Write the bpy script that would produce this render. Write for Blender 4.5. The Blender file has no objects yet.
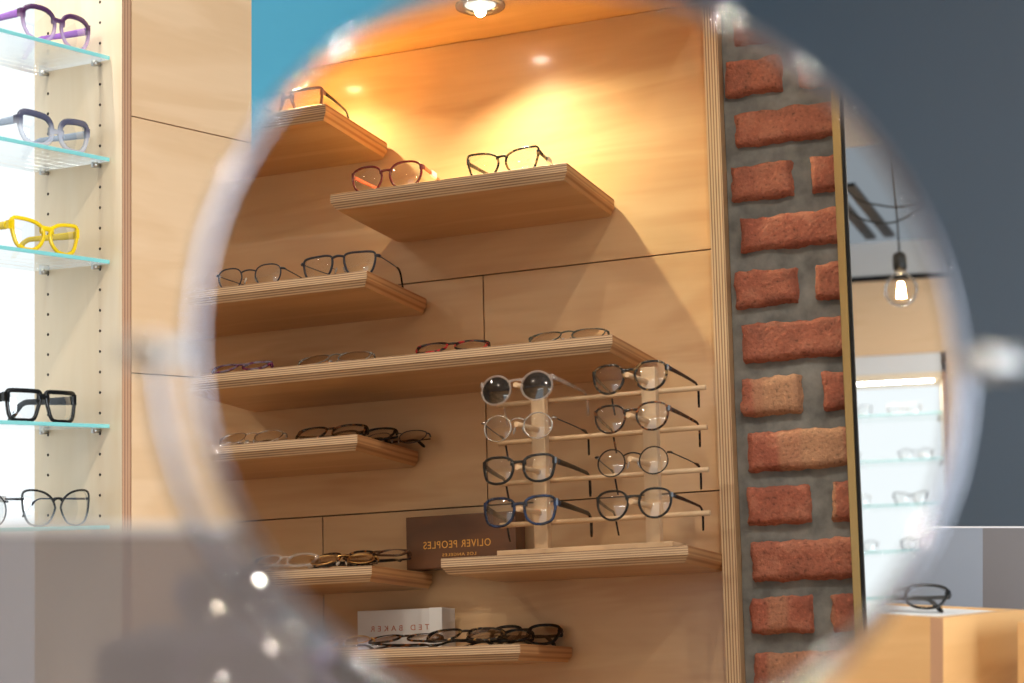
import bpy, bmesh, math, random
from mathutils import Vector, Matrix
random.seed(11)
S = bpy.context.scene
C = S.collection
PI = math.pi
H = 1.35                      # camera height above the floor

# ------------------------------------------------------------ frames
# bay frame: x along the shelf wall, y into the wall.  cabinet frame: x along the lit cabinets, y into them.
BAY = (Vector((-0.2340762, 1.17518071, H - 0.07087033)), math.atan2(-0.693693470, -0.720270345))
CAB = (Vector((-0.590805, 2.85, H)), math.atan2(math.cos(math.radians(34.7)), math.sin(math.radians(34.7))))
ROOM = (Vector((0, 0, H)), 0.0)

def place(o, frame, loc, rz=0.0, rx=0.0, ry=0.0):
    org, a = frame
    v = Vector(loc); v.rotate(Matrix.Rotation(a, 3, 'Z'))
    o.location = org + v
    m = Matrix.Rotation(a + rz, 3, 'Z') @ Matrix.Rotation(rx, 3, 'X') @ Matrix.Rotation(ry, 3, 'Y')
    o.rotation_euler = m.to_euler()

def thing(name, label, cat, frame=ROOM, loc=(0, 0, 0), rz=0, rx=0, ry=0, group=None):
    o = bpy.data.objects.new(name, None); C.objects.link(o)
    o.empty_display_size = .02
    place(o, frame, loc, rz, rx, ry)
    o['label'] = label; o['category'] = cat
    if group: o['group'] = group
    return o

def obj(name, bm, mats, parent=None, smooth=False, label=None, recalc=True):
    if recalc: bmesh.ops.recalc_face_normals(bm, faces=bm.faces)
    me = bpy.data.meshes.new(name); bm.to_mesh(me); bm.free()
    if not isinstance(mats, (list, tuple)): mats = [mats]
    for m in mats: me.materials.append(m)
    if smooth:
        for p in me.polygons: p.use_smooth = True
    o = bpy.data.objects.new(name, me); C.objects.link(o)
    if parent: o.parent = parent
    if label: o['label'] = label
    return o

def tag(o, label, cat, group=None):
    o['label'] = label; o['category'] = cat
    if group: o['group'] = group
    return o

def struct(name, bm, mats, frame=ROOM, loc=(0, 0, 0), smooth=False, label=None):
    o = obj(name, bm, mats, None, smooth); place(o, frame, loc)
    o['kind'] = 'structure'
    if label: o['label'] = label; o['category'] = name.split('_')[0]
    return o

# ------------------------------------------------------------ mesh helpers
def NB(): return bmesh.new()

def box(bm, x0, x1, y0, y1, z0, z1, bev=0.0, mi=0, seg=2):
    t = NB(); bmesh.ops.create_cube(t, size=1)
    for v in t.verts:
        v.co = Vector(((x0 + x1) / 2 + v.co.x * (x1 - x0), (y0 + y1) / 2 + v.co.y * (y1 - y0), (z0 + z1) / 2 + v.co.z * (z1 - z0)))
    if bev: bmesh.ops.bevel(t, geom=list(t.edges), offset=bev, segments=seg, profile=.6, affect='EDGES')
    merge(bm, t, mi); return bm

def merge(bm, t, mi=None):
    base = {}
    for v in t.verts: base[v] = bm.verts.new(v.co)
    for f in t.faces:
        try: g = bm.faces.new([base[v] for v in f.verts])
        except ValueError: continue
        g.material_index = f.material_index if mi is None else mi
        g.smooth = f.smooth
    t.free()

def tube(bm, pts, r, seg=8, closed=False, mi=0, cap=True):
    pts = [Vector(p) for p in pts]; n = len(pts)
    rs = r if isinstance(r, (list, tuple)) else [r] * n
    rings = []; up = None
    for i, p in enumerate(pts):
        a = pts[(i - 1) % n] if (closed or i > 0) else p
        b = pts[(i + 1) % n] if (closed or i < n - 1) else p
        t = (b - a).normalized()
        if up is None:
            up = Vector((0, 0, 1)) if abs(t.z) < .9 else Vector((1, 0, 0))
        s = t.cross(up)
        if s.length < 1e-6: s = t.cross(Vector((0, 1, 0)))
        s.normalize(); w = s.cross(t).normalized(); up = w
        rings.append([bm.verts.new(p + (s * math.cos(2 * PI * k / seg) + w * math.sin(2 * PI * k / seg)) * rs[i]) for k in range(seg)])
    m = n if closed else n - 1
    for i in range(m):
        A, B = rings[i], rings[(i + 1) % n]
        for k in range(seg):
            f = bm.faces.new((A[k], A[(k + 1) % seg], B[(k + 1) % seg], B[k])); f.material_index = mi; f.smooth = True
    if cap and not closed:
        for R in (rings[0], rings[-1]):
            f = bm.faces.new(R); f.material_index = mi
    return bm

def loft(bm, rings, mi=0, closed_path=False, cap=True, smooth=True):
    V = [[bm.verts.new(p) for p in R] for R in rings]; n = len(V); k = len(V[0])
    for i in range(n if closed_path else n - 1):
        A, B = V[i], V[(i + 1) % n]
        for j in range(k):
            f = bm.faces.new((A[j], A[(j + 1) % k], B[(j + 1) % k], B[j])); f.material_index = mi; f.smooth = smooth
    if cap and not closed_path:
        for R in (V[0], V[-1]):
            f = bm.faces.new(R); f.material_index = mi
    return bm

def lathe(bm, prof, seg=32, c=(0, 0, 0), axis='z', mi=0, smooth=True):
    rings = []
    for k in range(seg):
        a = 2 * PI * k / seg; R = []
        for (r, z) in prof:
            p = Vector((r * math.cos(a), r * math.sin(a), z))
            if axis == 'y': p = Vector((p.x, p.z, p.y))
            if axis == 'x': p = Vector((p.z, p.x, p.y))
            R.append(bm.verts.new(p + Vector(c)))
        rings.append(R)
    for i in range(seg):
        A, B = rings[i], rings[(i + 1) % seg]
        for j in range(len(prof) - 1):
            f = bm.faces.new((A[j], B[j], B[j + 1], A[j + 1])); f.material_index = mi; f.smooth = smooth
    bmesh.ops.remove_doubles(bm, verts=bm.verts, dist=1e-6)
    return bm

def catmull(P, sub, closed=True):
    out = []; n = len(P)
    for i in range(n if closed else n - 1):
        g = lambda k: P[(k) % n] if closed else P[max(0, min(n - 1, k))]
        p0, p1, p2, p3 = g(i - 1), g(i), g(i + 1), g(i + 2)
        for s in range(sub):
            t = s / sub
            out.append(tuple(.5 * ((2 * b) + (-a + c) * t + (2 * a - 5 * b + 4 * c - d) * t * t + (-a + 3 * b - 3 * c + d) * t ** 3) for a, b, c, d in zip(p0, p1, p2, p3)))
    if not closed: out.append(tuple(P[-1]))
    return out

# ------------------------------------------------------------ materials
def new_mat(name):
    m = bpy.data.materials.new(name); m.use_nodes = True
    nt = m.node_tree; nt.nodes.clear()
    out = nt.nodes.new('ShaderNodeOutputMaterial')
    return m, nt, out

def srgb(r, g, b):
    f = lambda c: ((c / 255) / 12.92) if c / 255 <= .04045 else (((c / 255) + .055) / 1.055) ** 2.4
    return (f(r), f(g), f(b), 1)

def pbr(name, col, rough=.5, metal=0.0, spec=.5, coat=0.0, bump=None, alpha=None, emit=None):
    m, nt, out = new_mat(name)
    p = nt.nodes.new('ShaderNodeBsdfPrincipled')
    p.inputs['Base Color'].default_value = col
    p.inputs['Roughness'].default_value = rough
    p.inputs['Metallic'].default_value = metal
    p.inputs['Specular IOR Level'].default_value = spec
    p.inputs['Coat Weight'].default_value = coat
    p.inputs['Coat Roughness'].default_value = .08
    nt.links.new(p.outputs[0], out.inputs[0])
    if bump:
        tc = nt.nodes.new('ShaderNodeTexCoord'); n = nt.nodes.new('ShaderNodeTexNoise'); b = nt.nodes.new('ShaderNodeBump')
        n.inputs['Scale'].default_value = bump[0]; n.inputs['Detail'].default_value = 5
        b.inputs['Strength'].default_value = bump[1]; b.inputs['Distance'].default_value = .002
        nt.links.new(tc.outputs['Object'], n.inputs['Vector']); nt.links.new(n.outputs[0], b.inputs['Height']); nt.links.new(b.outputs[0], p.inputs['Normal'])
    m['p'] = p.name
    return m

def ramp(nt, stops):
    r = nt.nodes.new('ShaderNodeValToRGB'); e = r.color_ramp.elements
    while len(e) > 1: e.remove(e[-1])
    e[0].position, e[0].color = stops[0]
    for pos, col in stops[1:]:
        x = e.new(pos); x.color = col
    return r

def wood(name, light, dark, grain='x', rough=.35, coat=.25, off=0.0):
    """rotary cut birch veneer: broad soft figure and fine grain along one axis"""
    m, nt, out = new_mat(name); N = nt.nodes; L = nt.links
    tc = N.new('ShaderNodeTexCoord'); mp = N.new('ShaderNodeMapping'); mp2 = N.new('ShaderNodeMapping')
    a, b = 1.6, 9.0
    sc = {'x': (a, b, b), 'y': (b, a, b), 'z': (b, b, a)}[grain]
    sf = {'x': (5, 90, 90), 'y': (90, 5, 90), 'z': (90, 90, 5)}[grain]
    mp.inputs['Scale'].default_value = sc; mp2.inputs['Scale'].default_value = sf
    mp.inputs['Location'].default_value = (off, off * .7, off * 1.3)
    n1 = N.new('ShaderNodeTexNoise'); n1.inputs['Scale'].default_value = 1.0; n1.inputs['Detail'].default_value = 3; n1.inputs['Distortion'].default_value = 1.2
    n2 = N.new('ShaderNodeTexNoise'); n2.inputs['Scale'].default_value = 1.0; n2.inputs['Detail'].default_value = 2
    L.new(tc.outputs['Object'], mp.inputs[0]); L.new(tc.outputs['Object'], mp2.inputs[0])
    L.new(mp.outputs[0], n1.inputs['Vector']); L.new(mp2.outputs[0], n2.inputs['Vector'])
    # growth-ring like contours of the broad noise
    mu = N.new('ShaderNodeMath'); mu.operation = 'MULTIPLY'; mu.inputs[1].default_value = 26
    si = N.new('ShaderNodeMath'); si.operation = 'SINE'
    L.new(n1.outputs[0], mu.inputs[0]); L.new(mu.outputs[0], si.inputs[0])
    ad = N.new('ShaderNodeMath'); ad.operation = 'MULTIPLY_ADD'; ad.inputs[1].default_value = .07
    L.new(si.outputs[0], ad.inputs[0]); L.new(n1.outputs[0], ad.inputs[2])
    ad2 = N.new('ShaderNodeMath'); ad2.operation = 'MULTIPLY_ADD'; ad2.inputs[1].default_value = .22
    L.new(n2.outputs[0], ad2.inputs[0]); L.new(ad.outputs[0], ad2.inputs[2])
    r = ramp(nt, [(.30, dark), (.88, light)])
    L.new(ad2.outputs[0], r.inputs[0])
    p = N.new('ShaderNodeBsdfPrincipled'); p.inputs['Roughness'].default_value = rough
    p.inputs['Coat Weight'].default_value = coat; p.inputs['Coat Roughness'].default_value = .12
    L.new(r.outputs[0], p.inputs['Base Color']); L.new(p.outputs[0], out.inputs[0])
    return m

def ply_edge(name, axis, light, dark, period=.0046, thick_noise=.35):
    m, nt, out = new_mat(name); N = nt.nodes; L = nt.links
    tc = N.new('ShaderNodeTexCoord'); sp = N.new('ShaderNodeSeparateXYZ'); L.new(tc.outputs['Object'], sp.inputs[0])
    no = N.new('ShaderNodeTexNoise'); no.inputs['Scale'].default_value = 1.0; no.inputs['Detail'].default_value = 3
    mp = N.new('ShaderNodeMapping'); s = [10, 10, 10]; s['xyz'.index(axis)] = 200; mp.inputs['Scale'].default_value = s
    L.new(tc.outputs['Object'], mp.inputs[0]); L.new(mp.outputs[0], no.inputs['Vector'])
    mu = N.new('ShaderNodeMath'); mu.operation = 'MULTIPLY'; mu.inputs[1].default_value = 2 * PI / period
    L.new(sp.outputs['xyz'.index(axis)], mu.inputs[0])
    si = N.new('ShaderNodeMath'); si.operation = 'SINE'; L.new(mu.outputs[0], si.inputs[0])
    ma = N.new('ShaderNodeMath'); ma.operation = 'MULTIPLY_ADD'; ma.inputs[1].default_value = .33; ma.inputs[2].default_value = .35
    L.new(si.outputs[0], ma.inputs[0])
    m2 = N.new('ShaderNodeMath'); m2.operation = 'MULTIPLY_ADD'; m2.inputs[1].default_value = thick_noise
    L.new(no.outputs[0], m2.inputs[0]); L.new(ma.outputs[0], m2.inputs[2])
    r = ramp(nt, [(.2, dark), (.62, light)]); L.new(m2.outputs[0], r.inputs[0])
    p = N.new('ShaderNodeBsdfPrincipled'); p.inputs['Roughness'].default_value = .55
    L.new(r.outputs[0], p.inputs['Base Color']); L.new(p.outputs[0], out.inputs[0])
    return m

def clear(name, tint=(1, 1, 1, 1), refl=1.0, ior=1.5, rough=0.0, dark=None, body=0.0, bodycol=(1, 1, 1, 1)):
    """thin clear sheet: see-through with a Fresnel mirror on top, optionally a milky body"""
    m, nt, out = new_mat(name); N = nt.nodes; L = nt.links
    t = N.new('ShaderNodeBsdfTransparent'); t.inputs[0].default_value = tint
    g = N.new('ShaderNodeBsdfGlossy'); g.inputs['Roughness'].default_value = rough; g.inputs[0].default_value = (1, 1, 1, 1)
    f = N.new('ShaderNodeFresnel'); f.inputs[0].default_value = ior
    mu = N.new('ShaderNodeMath'); mu.operation = 'MULTIPLY'; mu.inputs[1].default_value = refl; mu.use_clamp = True
    L.new(f.outputs[0], mu.inputs[0])
    base = t.outputs[0]
    if body > 0:
        d = N.new('ShaderNodeBsdfPrincipled'); d.inputs['Base Color'].default_value = bodycol; d.inputs['Roughness'].default_value = .3
        mb = N.new('ShaderNodeMixShader'); mb.inputs[0].default_value = body
        L.new(t.outputs[0], mb.inputs[1]); L.new(d.outputs[0], mb.inputs[2]); base = mb.outputs[0]
    mx = N.new('ShaderNodeMixShader')
    L.new(mu.outputs[0], mx.inputs[0]); L.new(base, mx.inputs[1]); L.new(g.outputs[0], mx.inputs[2])
    L.new(mx.outputs[0], out.inputs[0])
    return m

def emission(name, col, strength):
    m, nt, out = new_mat(name); e = nt.nodes.new('ShaderNodeEmission')
    e.inputs[0].default_value = col; e.inputs[1].default_value = strength
    nt.links.new(e.outputs[0], out.inputs[0]); return m

def acetate(name, c1, c2=None, scale=90, rough=.2, body=1.0, grad=None, thr=(.45, .58)):
    """glossy frame plastic: plain, mottled (c2) or fading from top to bottom (grad = colour, z0, z1)"""
    m, nt, out = new_mat(name); N = nt.nodes; L = nt.links
    p = N.new('ShaderNodeBsdfPrincipled'); p.inputs['Roughness'].default_value = rough; p.inputs['Coat Weight'].default_value = .1
    p.inputs['Base Color'].default_value = c1
    tc = N.new('ShaderNodeTexCoord')
    if c2 is not None:
        n = N.new('ShaderNodeTexNoise'); n.inputs['Scale'].default_value = scale; n.inputs['Detail'].default_value = 2
        L.new(tc.outputs['Object'], n.inputs['Vector'])
        r = ramp(nt, [(thr[0], c1), (thr[1], c2)]); L.new(n.outputs[0], r.inputs[0]); L.new(r.outputs[0], p.inputs['Base Color'])
    alpha = None
    if grad:
        sp = N.new('ShaderNodeSeparateXYZ'); L.new(tc.outputs['Object'], sp.inputs[0])
        mr = N.new('ShaderNodeMapRange'); mr.inputs['From Min'].default_value = grad[1]; mr.inputs['From Max'].default_value = grad[2]
        L.new(sp.outputs[2], mr.inputs[0])
        mc = N.new('ShaderNodeMix'); mc.data_type = 'RGBA'; L.new(mr.outputs[0], mc.inputs[0])
        mc.inputs[6].default_value = grad[0]; mc.inputs[7].default_value = c1
        L.new(mc.outputs[2], p.inputs['Base Color'])
        if len(grad) > 3:
            al = N.new('ShaderNodeMapRange'); al.inputs['To Min'].default_value = grad[3]; al.inputs['To Max'].default_value = 1
            L.new(mr.outputs[0], al.inputs[0]); L.new(al.outputs[0], p.inputs['Alpha'])
    elif body < 1: p.inputs['Alpha'].default_value = body
    L.new(p.outputs[0], out.inputs[0]); return m

VL, VD = srgb(216, 176, 128), srgb(186, 141, 92)
M = {}
M['bay'] = wood('birch_wall_veneer', srgb(214, 180, 138), srgb(192, 152, 110), 'x', .34, .5)
M['bay2'] = wood('birch_wall_veneer_lower', srgb(214, 180, 138), srgb(192, 152, 110), 'x', .34, .5, off=3.1)
M['bay3'] = wood('birch_wall_veneer_middle', srgb(214, 180, 138), srgb(192, 152, 110), 'x', .34, .5, off=7.7)
M['shelf'] = wood('birch_shelf_veneer', srgb(208, 172, 128), srgb(184, 144, 100), 'x', .4, .2, off=1.7)
M['cab'] = wood('pale_birch_veneer', srgb(236, 202, 162), srgb(222, 184, 140), 'x', .4, .15, off=5.2)
M['cabside'] = wood('pale_side_veneer', srgb(248, 232, 206), srgb(238, 216, 182), 'z', .4, .15, off=2.2)
M['plinth'] = wood('plinth_veneer', srgb(226, 182, 124), srgb(206, 158, 100), 'x', .4, .2, off=9.2)
M['edge_z'] = ply_edge('ply_layers_horizontal', 'z', srgb(204, 176, 144), srgb(128, 98, 72), period=.0036)
M['edge_x'] = ply_edge('ply_layers_vertical', 'x', srgb(206, 176, 140), srgb(128, 96, 68))
M['cabedge'] = ply_edge('ply_layers_cabinet', 'x', srgb(196, 154, 120), srgb(150, 108, 82), period=.006)
M['pine'] = wood('pale_pine', srgb(222, 192, 156), srgb(204, 168, 128), 'x', .5, .05, off=4.4)
M['pinez'] = wood('pale_pine_upright', srgb(222, 192, 156), srgb(204, 168, 128), 'z', .5, .05, off=6.4)
M['walnut'] = wood('dark_walnut', srgb(104, 64, 36), srgb(72, 42, 22), 'x', .4, .2, off=2.8)
M['gap'] = pbr('dark_gap', srgb(40, 28, 20), .9)
M['steel'] = pbr('satin_steel', srgb(190, 190, 188), .3, 1)
M['chrome'] = pbr('chrome', srgb(176, 178, 186), .09, 1)
M['brass'] = pbr('aged_brass', srgb(158, 132, 88), .3, 1, bump=(60, .15))
M['blackmetal'] = pbr('black_metal', srgb(22, 22, 24), .35, .6)
M['blackplastic'] = pbr('black_plastic', srgb(20, 20, 20), .45)
M['white'] = pbr('white_laminate', srgb(226, 228, 230), .4)
M['card'] = pbr('white_card', srgb(214, 214, 216), .5)
M['gold'] = pbr('gold_foil', srgb(226, 172, 84), .35, .6)
M['copper'] = pbr('copper_print', srgb(176, 92, 60), .5, .2)
M['greywall'] = pbr('slate_blue_paint', srgb(82, 93, 106), .75, bump=(160, .05))
M['bluewall'] = pbr('turquoise_paint', srgb(84, 170, 198), .7)
M['whitepaint'] = pbr('white_paint', srgb(214, 212, 208), .8)
M['floor'] = wood('oak_floor', srgb(150, 118, 86), srgb(110, 82, 58), 'y', .4, .1)
M['rubber'] = pbr('grey_rubber', srgb(60, 60, 62), .7)
M['mirror'] = pbr('silvered_glass', (.93, .935, .93, 1), 0.0, 1)
M['lit'] = emission('lightbox_acrylic', (.91, .97, 1.0, 1), .92)
M['lens'] = clear('demo_lens', (.975, .985, .98, 1), refl=2.9)
M['sunlens'] = clear('dark_sun_lens', (.045, .045, .05, 1), refl=3.0)
M['tintlens'] = clear('light_tinted_lens', (.8, .78, .72, 1), refl=1.3)
M['sheet'] = clear('shelf_glass', (.965, .99, .985, 1), refl=.8, body=.02, bodycol=(.9, 1, .98, 1))
M['sheetedge'] = pbr('shelf_glass_edge', srgb(134, 214, 216), .15, spec=.7)
M['acrylic'] = clear('smoky_acrylic', (.78, .76, .77, 1), refl=1.0, rough=.12, body=.55, bodycol=srgb(158, 150, 150))
M['acrylicedge'] = pbr('polished_acrylic_edge', srgb(206, 206, 208), .12, spec=.8)
M['bulbglass'] = clear('bulb_glass', (.97, .96, .94, 1), refl=.9, ior=1.2)
M['pad'] = clear('silicone_nose_pad', (.9, .9, .88, 1), refl=1, body=.35, bodycol=(.9, .88, .84, 1))

# ------------------------------------------------------------ spectacles
# outlines: control points clockwise from the nose side, x from -1 (nose) to 1 (temple), z from -1 to 1
SHAPES = {
    'round': [(math.cos(PI - k * PI / 6), math.sin(PI - k * PI / 6)) for k in range(12)],
    'panto': [(-1, .18), (-.86, .66), (-.5, .93), (0, 1), (.52, .95), (.9, .72), (1, .28), (.93, -.2), (.7, -.66), (.34, -.93), (0, -1), (-.38, -.93), (-.72, -.66), (-.93, -.25)],
    'soft': [(-1, .2), (-.93, .68), (-.55, .92), (0, 1), (.6, .97), (.95, .75), (1, .3), (.93, -.25), (.76, -.74), (.35, -.96), (0, -1), (-.4, -.93), (-.78, -.62), (-.95, -.2)],
    'square': [(-.93, .3), (-1, .8), (-.9, .97), (-.4, 1), (.4, 1), (.92, .97), (1, .8), (.98, .2), (.92, -.45), (.82, -.86), (.62, -1), (.1, -1), (-.38, -1), (-.62, -.84), (-.78, -.3)],
    'cat': [(-1, .15), (-.9, .55), (-.5, .82), (0, .95), (.55, 1), (.97, .96), (1, .55), (.88, -.1), (.68, -.7), (.3, -.96), (0, -1), (-.4, -.94), (-.76, -.62), (-.95, -.22)],
    'butterfly': [(-.96, .1), (-.74, .55), (-.3, .86), (.25, 1), (.72, 1), (.98, .84), (1, .35), (.9, -.3), (.66, -.82), (.25, -1), (-.15, -1), (-.55, -.84), (-.8, -.48), (-.94, -.15)],
    'navigator': [(-1, .45), (-.94, .86), (-.6, 1), (0, 1), (.6, .97), (.93, .84), (1, .45), (.92, -.1), (.74, -.62), (.4, -.93), (0, -1), (-.42, -.9), (-.78, -.45), (-.95, .05)],
    'geo': [(-.95, .05), (-.88, .5), (-.62, .82), (-.1, .95), (.5, 1), (.9, .94), (1, .5), (.9, -.15), (.68, -.7), (.36, -.97), (0, -1), (-.45, -.93), (-.78, -.62), (-.93, -.25)],
    'slim': [(-1, .1), (-.92, .6), (-.5, .9), (0, 1), (.5, 1), (.93, .85), (1, .3), (.95, -.35), (.75, -.85), (.3, -1), (0, -1), (-.5, -.95), (-.86, -.6), (-.98, -.2)],
}
def outline(kind, w, h, side, sub=4):
    P = SHAPES[kind]
    pts = catmull(P, sub)
    return [Vector((x * w / 2 * side, 0, z * h / 2)) for x, z in pts]

def bow(x): return 1.0 * x * x      # wrap of the front

def spectacles(label, frame, loc, kind='panto', w=.047, h=.042, dbl=.020, rim=.003, depth=.0036, metal=False,
               fm='black', tm=None, lm='lens', brow=0.0, rz=0.0, rx=0.0, ry=0.0, fold=False, splay=.05, tl=.140, group=None,
               tag_part=False, bend=.85, bend_at=.66, bh=None, name='spectacles', bridge_z=.25, double=False, halfrim=False, padm=None, th=.0045, tipm=None):
    t = thing(name, label, 'sunglasses' if name == 'sunglasses' else 'glasses', frame, loc, rz, rx, ry, group)
    fmat, tmat = M[fm], M[tm or fm]
    cx = (dbl + w) / 2; zc = h / 2 + (rim if not metal else .001)
    bm = NB(); loops = {}
    for side in (-1, 1):
        O = outline(kind, w, h, side); n = len(O); loops[side] = O
        nrm = []
        for i in range(n):
            d = (O[(i + 1) % n] - O[i - 1]).normalized(); q = Vector((-d.z * side, 0, d.x * side))
            if q.dot(O[i]) < 0: q = -q
            nrm.append(q)
        if metal:
            pts = [Vector((O[i].x + side * cx, bow(O[i].x + side * cx), O[i].z + zc)) for i in range(n)]
            if halfrim: pts = [p for p in pts if p.z > zc - h * .12]; tube(bm, sorted(pts, key=lambda p: p.x), rim * .5, 6)
            else: tube(bm, pts, rim * .5, 6, closed=True)
        else:
            rings = []
            for i in range(n):
                rt = rim * (1 + brow * max(0, nrm[i].z)); R = []
                for a, b in ((0, -.36), (.22, -.5), (.78, -.5), (1, -.28), (1, .28), (.78, .5), (.22, .5), (0, .36)):
                    q = O[i] + nrm[i] * (rt * a); x = q.x + side * cx
                    R.append(Vector((x, bow(x) + depth * b, q.z + zc)))
                rings.append(R)
            loft(bm, rings, closed_path=True)
    # bridge
    bz = zc + h * bridge_z
    if metal:
        for k, dz in enumerate((0, .008) if double else (0,)):
            x0 = dbl / 2 + .0012
            pts = [Vector((x0 * s, bow(x0) - .001 * (1 - s * s), bz + dz + .003 * (1 - s * s))) for s in [-1 + i / 5 for i in range(11)]]
            tube(bm, pts, rim * .55, 6)
    else:
        x0 = dbl / 2 + rim * .6; rings = []
        bhh = bh or max(rim * .85, .0028)
        for i in range(11):
            s = -1 + i / 5
            zz = bz + .002 * (1 - s * s) + .0; hh = bhh * (.62 + .5 * s * s)
            R = []
            for k in range(8):
                a = 2 * PI * (k + .5) / 8
                R.append(Vector((x0 * s, depth * .5 * max(-1, min(1, 1.25 * math.cos(a))), zz + hh * max(-1, min(1, 1.25 * math.sin(a))))))
            rings.append(R)
        loft(bm, rings)
    # end pieces that carry the hinges
    hz = zc + h * (.27 if kind not in ('square', 'navigator', 'slim') else .30)
    W2_ = cx + w / 2 + (rim + .0012 if not metal else .0045)
    for side in (-1, 1):
        xi = cx + w / 2 - .001
        if metal:
            tube(bm, [(side * xi, bow(xi), hz), (side * (xi + .003), bow(xi), hz), (side * W2_, bow(xi) + .002, hz), (side * W2_, bow(xi) + .008, hz)], rim * .75, 6)
        else:
            rings = []
            for (x, y, hh) in ((xi, bow(xi), th), (W2_ - .002, bow(xi), th), (W2_ - .0002, bow(xi) + .0016, th * .95), (W2_, bow(xi) + .008, th * .85)):
                dx, dy = ((0, depth * .5) if y < bow(xi) + .001 else (.0014, .0008))
                R = [Vector((side * (x - dx), y - dy, hz - hh * .8)), Vector((side * (x + dx), y - dy, hz - hh * .8)), Vector((side * (x + dx), y - dy, hz + hh)), Vector((side * (x - dx), y - dy, hz + hh))]
                if dx == 0: R = [Vector((side * x, y + depth * .5, hz - hh * .8)), Vector((side * x, y - depth * .5, hz - hh * .8)), Vector((side * x, y - depth * .5, hz + hh)), Vector((side * x, y + depth * .5, hz + hh))]
                else: R = [Vector((side * (x - .0022), y, hz - hh * .8)), Vector((side * (x + .0004), y, hz - hh * .8)), Vector((side * (x + .0004), y, hz + hh)), Vector((side * (x - .0022), y, hz + hh))]
                rings.append(R)
            loft(bm, rings, smooth=False)
    obj('frame_front', bm, fmat, t)
    # lenses
    rm = max(w, h) / 2
    def sag(px, pz): return -(rm * rm - px * px - pz * pz) / (2 * .115) + .0006
    for side in (-1, 1):
        bm = NB(); O = loops[side]; n = len(O)
        prev = None; c = bm.verts.new((side * cx, bow(cx) + sag(0, 0), zc))
        for f in (.2, .4, .6, .8, 1.0):
            R = []
            for p in O:
                x = p.x * f * .995 + side * cx
                R.append(bm.verts.new((x, bow(side * cx) + (bow(x) - bow(side * cx)) * f + sag(p.x * f, p.z * f), p.z * f * .995 + zc)))
            for i in range(n):
                j = (i + 1) % n
                fc = bm.faces.new((c, R[i], R[j])) if prev is None else bm.faces.new((prev[i], R[i], R[j], prev[j]))
                fc.smooth = True
            prev = R
        obj('lens', bm, M[lm], t, True)
    if metal or padm:
        for side in (-1, 1):
            bm = NB(); xi = dbl / 2 - .001
            p0 = Vector((side * (dbl / 2 + .001), bow(dbl / 2), zc - h * .02)); p2 = Vector((side * (xi - .002), .007, zc - h * .10))
            tube(bm, [p0, (p0 + p2) / 2 + Vector((0, .004, .001)), p2], .0005, 5)
            obj('pad_arm', bm, fmat, t)
            bm = NB(); s = NB(); bmesh.ops.create_uvsphere(s, u_segments=10, v_segments=6, radius=1)
            for v in s.verts: v.co = Vector((v.co.x * .0016, v.co.y * .0032, v.co.z * .0062)); v.co.rotate(Matrix.Rotation(side * -.35, 3, 'Y')); v.co += p2
            merge(bm, s); obj('nose_pad', bm, M['pad'], t, True)
    # temples
    for side in (-1, 1):
        bm = NB(); rings = []; N = 24
        L1 = tl * .68; path = []
        y = z = 0.0; ang = 0.0; step = tl / N
        for i in range(N + 1):
            path.append((y, z))
            s = (i + .5) / N
            if s > bend_at: ang = min(bend, ang + bend * .25)
            y += step * math.cos(ang); z -= step * math.sin(ang)
        for i, (y, z) in enumerate(path):
            s = i / N; x = side * (-.010 * s * s)
            if metal:
                hh, tx = (.0009 if s < .6 else .0009 + .0018 * min(1, (s - .6) / .1)), (.0007 if s < .6 else .0014)
                if i == N: hh *= .6
            else:
                hh = th * (.8 - .28 * min(1, s / .6)) + (.0010 if s > .75 else 0); tx = .0014
                if i == N: hh *= .5
            a2 = path[min(i + 1, N)]; a1 = path[max(i - 1, 0)]; d = Vector((0, a2[0] - a1[0], a2[1] - a1[1])).normalized(); up = Vector((0, -d.z, d.y))
            R = []
            for k in range(8):
                a = 2 * PI * (k + .5) / 8
                R.append(Vector((x + tx * max(-1, min(1, 1.2 * math.cos(a))), y, z)) + up * (hh * max(-1, min(1, 1.2 * math.sin(a)))))
            rings.append(R)
        loft(bm, rings)
        ob = obj('temple', bm, [tmat], t)
        if metal:
            ob.data.materials.append(M[tipm] if tipm else M['black'])
            for p in ob.data.polygons:
                if p.center.y > tl * .6: p.material_index = 1
        ob.location = (side * (W2_ - .0008), bow(cx + w / 2 - .001) + .008, hz)
        if fold:
            ob.rotation_euler.z = side * (PI / 2 - .06 - (.03 if side > 0 else 0)); ob.location.y += (.0005 if side > 0 else .0045)
            ob.location.x -= side * .001
        else: ob.rotation_euler.z = side * splay
        bm = NB(); tube(bm, [(0, 0, -.0018), (0, 0, .0018)], .0009, 8)
        hg = obj('hinge', bm, M['steel'], t); hg.location = (side * (W2_ - .0018), bow(cx + w / 2 - .001) + .0078, hz)
        if tag_part and side < 0:
            bm = NB(); box(bm, -.0022, .0022, .03, .052, -.0045, .0045, .0004)
            pt = obj('price_tag', bm, M['card'], ob, label='small white paper price tag folded round the temple')
    t['w'] = 2 * W2_
    return t

def settle(t, z):
    """drop a tilted pair until its lowest point touches the surface at height z"""
    bpy.context.view_layer.update()
    lo = 1e9
    def rec(o):
        nonlocal lo
        if o.type == 'MESH':
            for v in o.data.vertices:
                lo = min(lo, (o.matrix_world @ v.co).z)
        for c in o.children: rec(c)
    rec(t); t.location.z += z - lo + .0002

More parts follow.
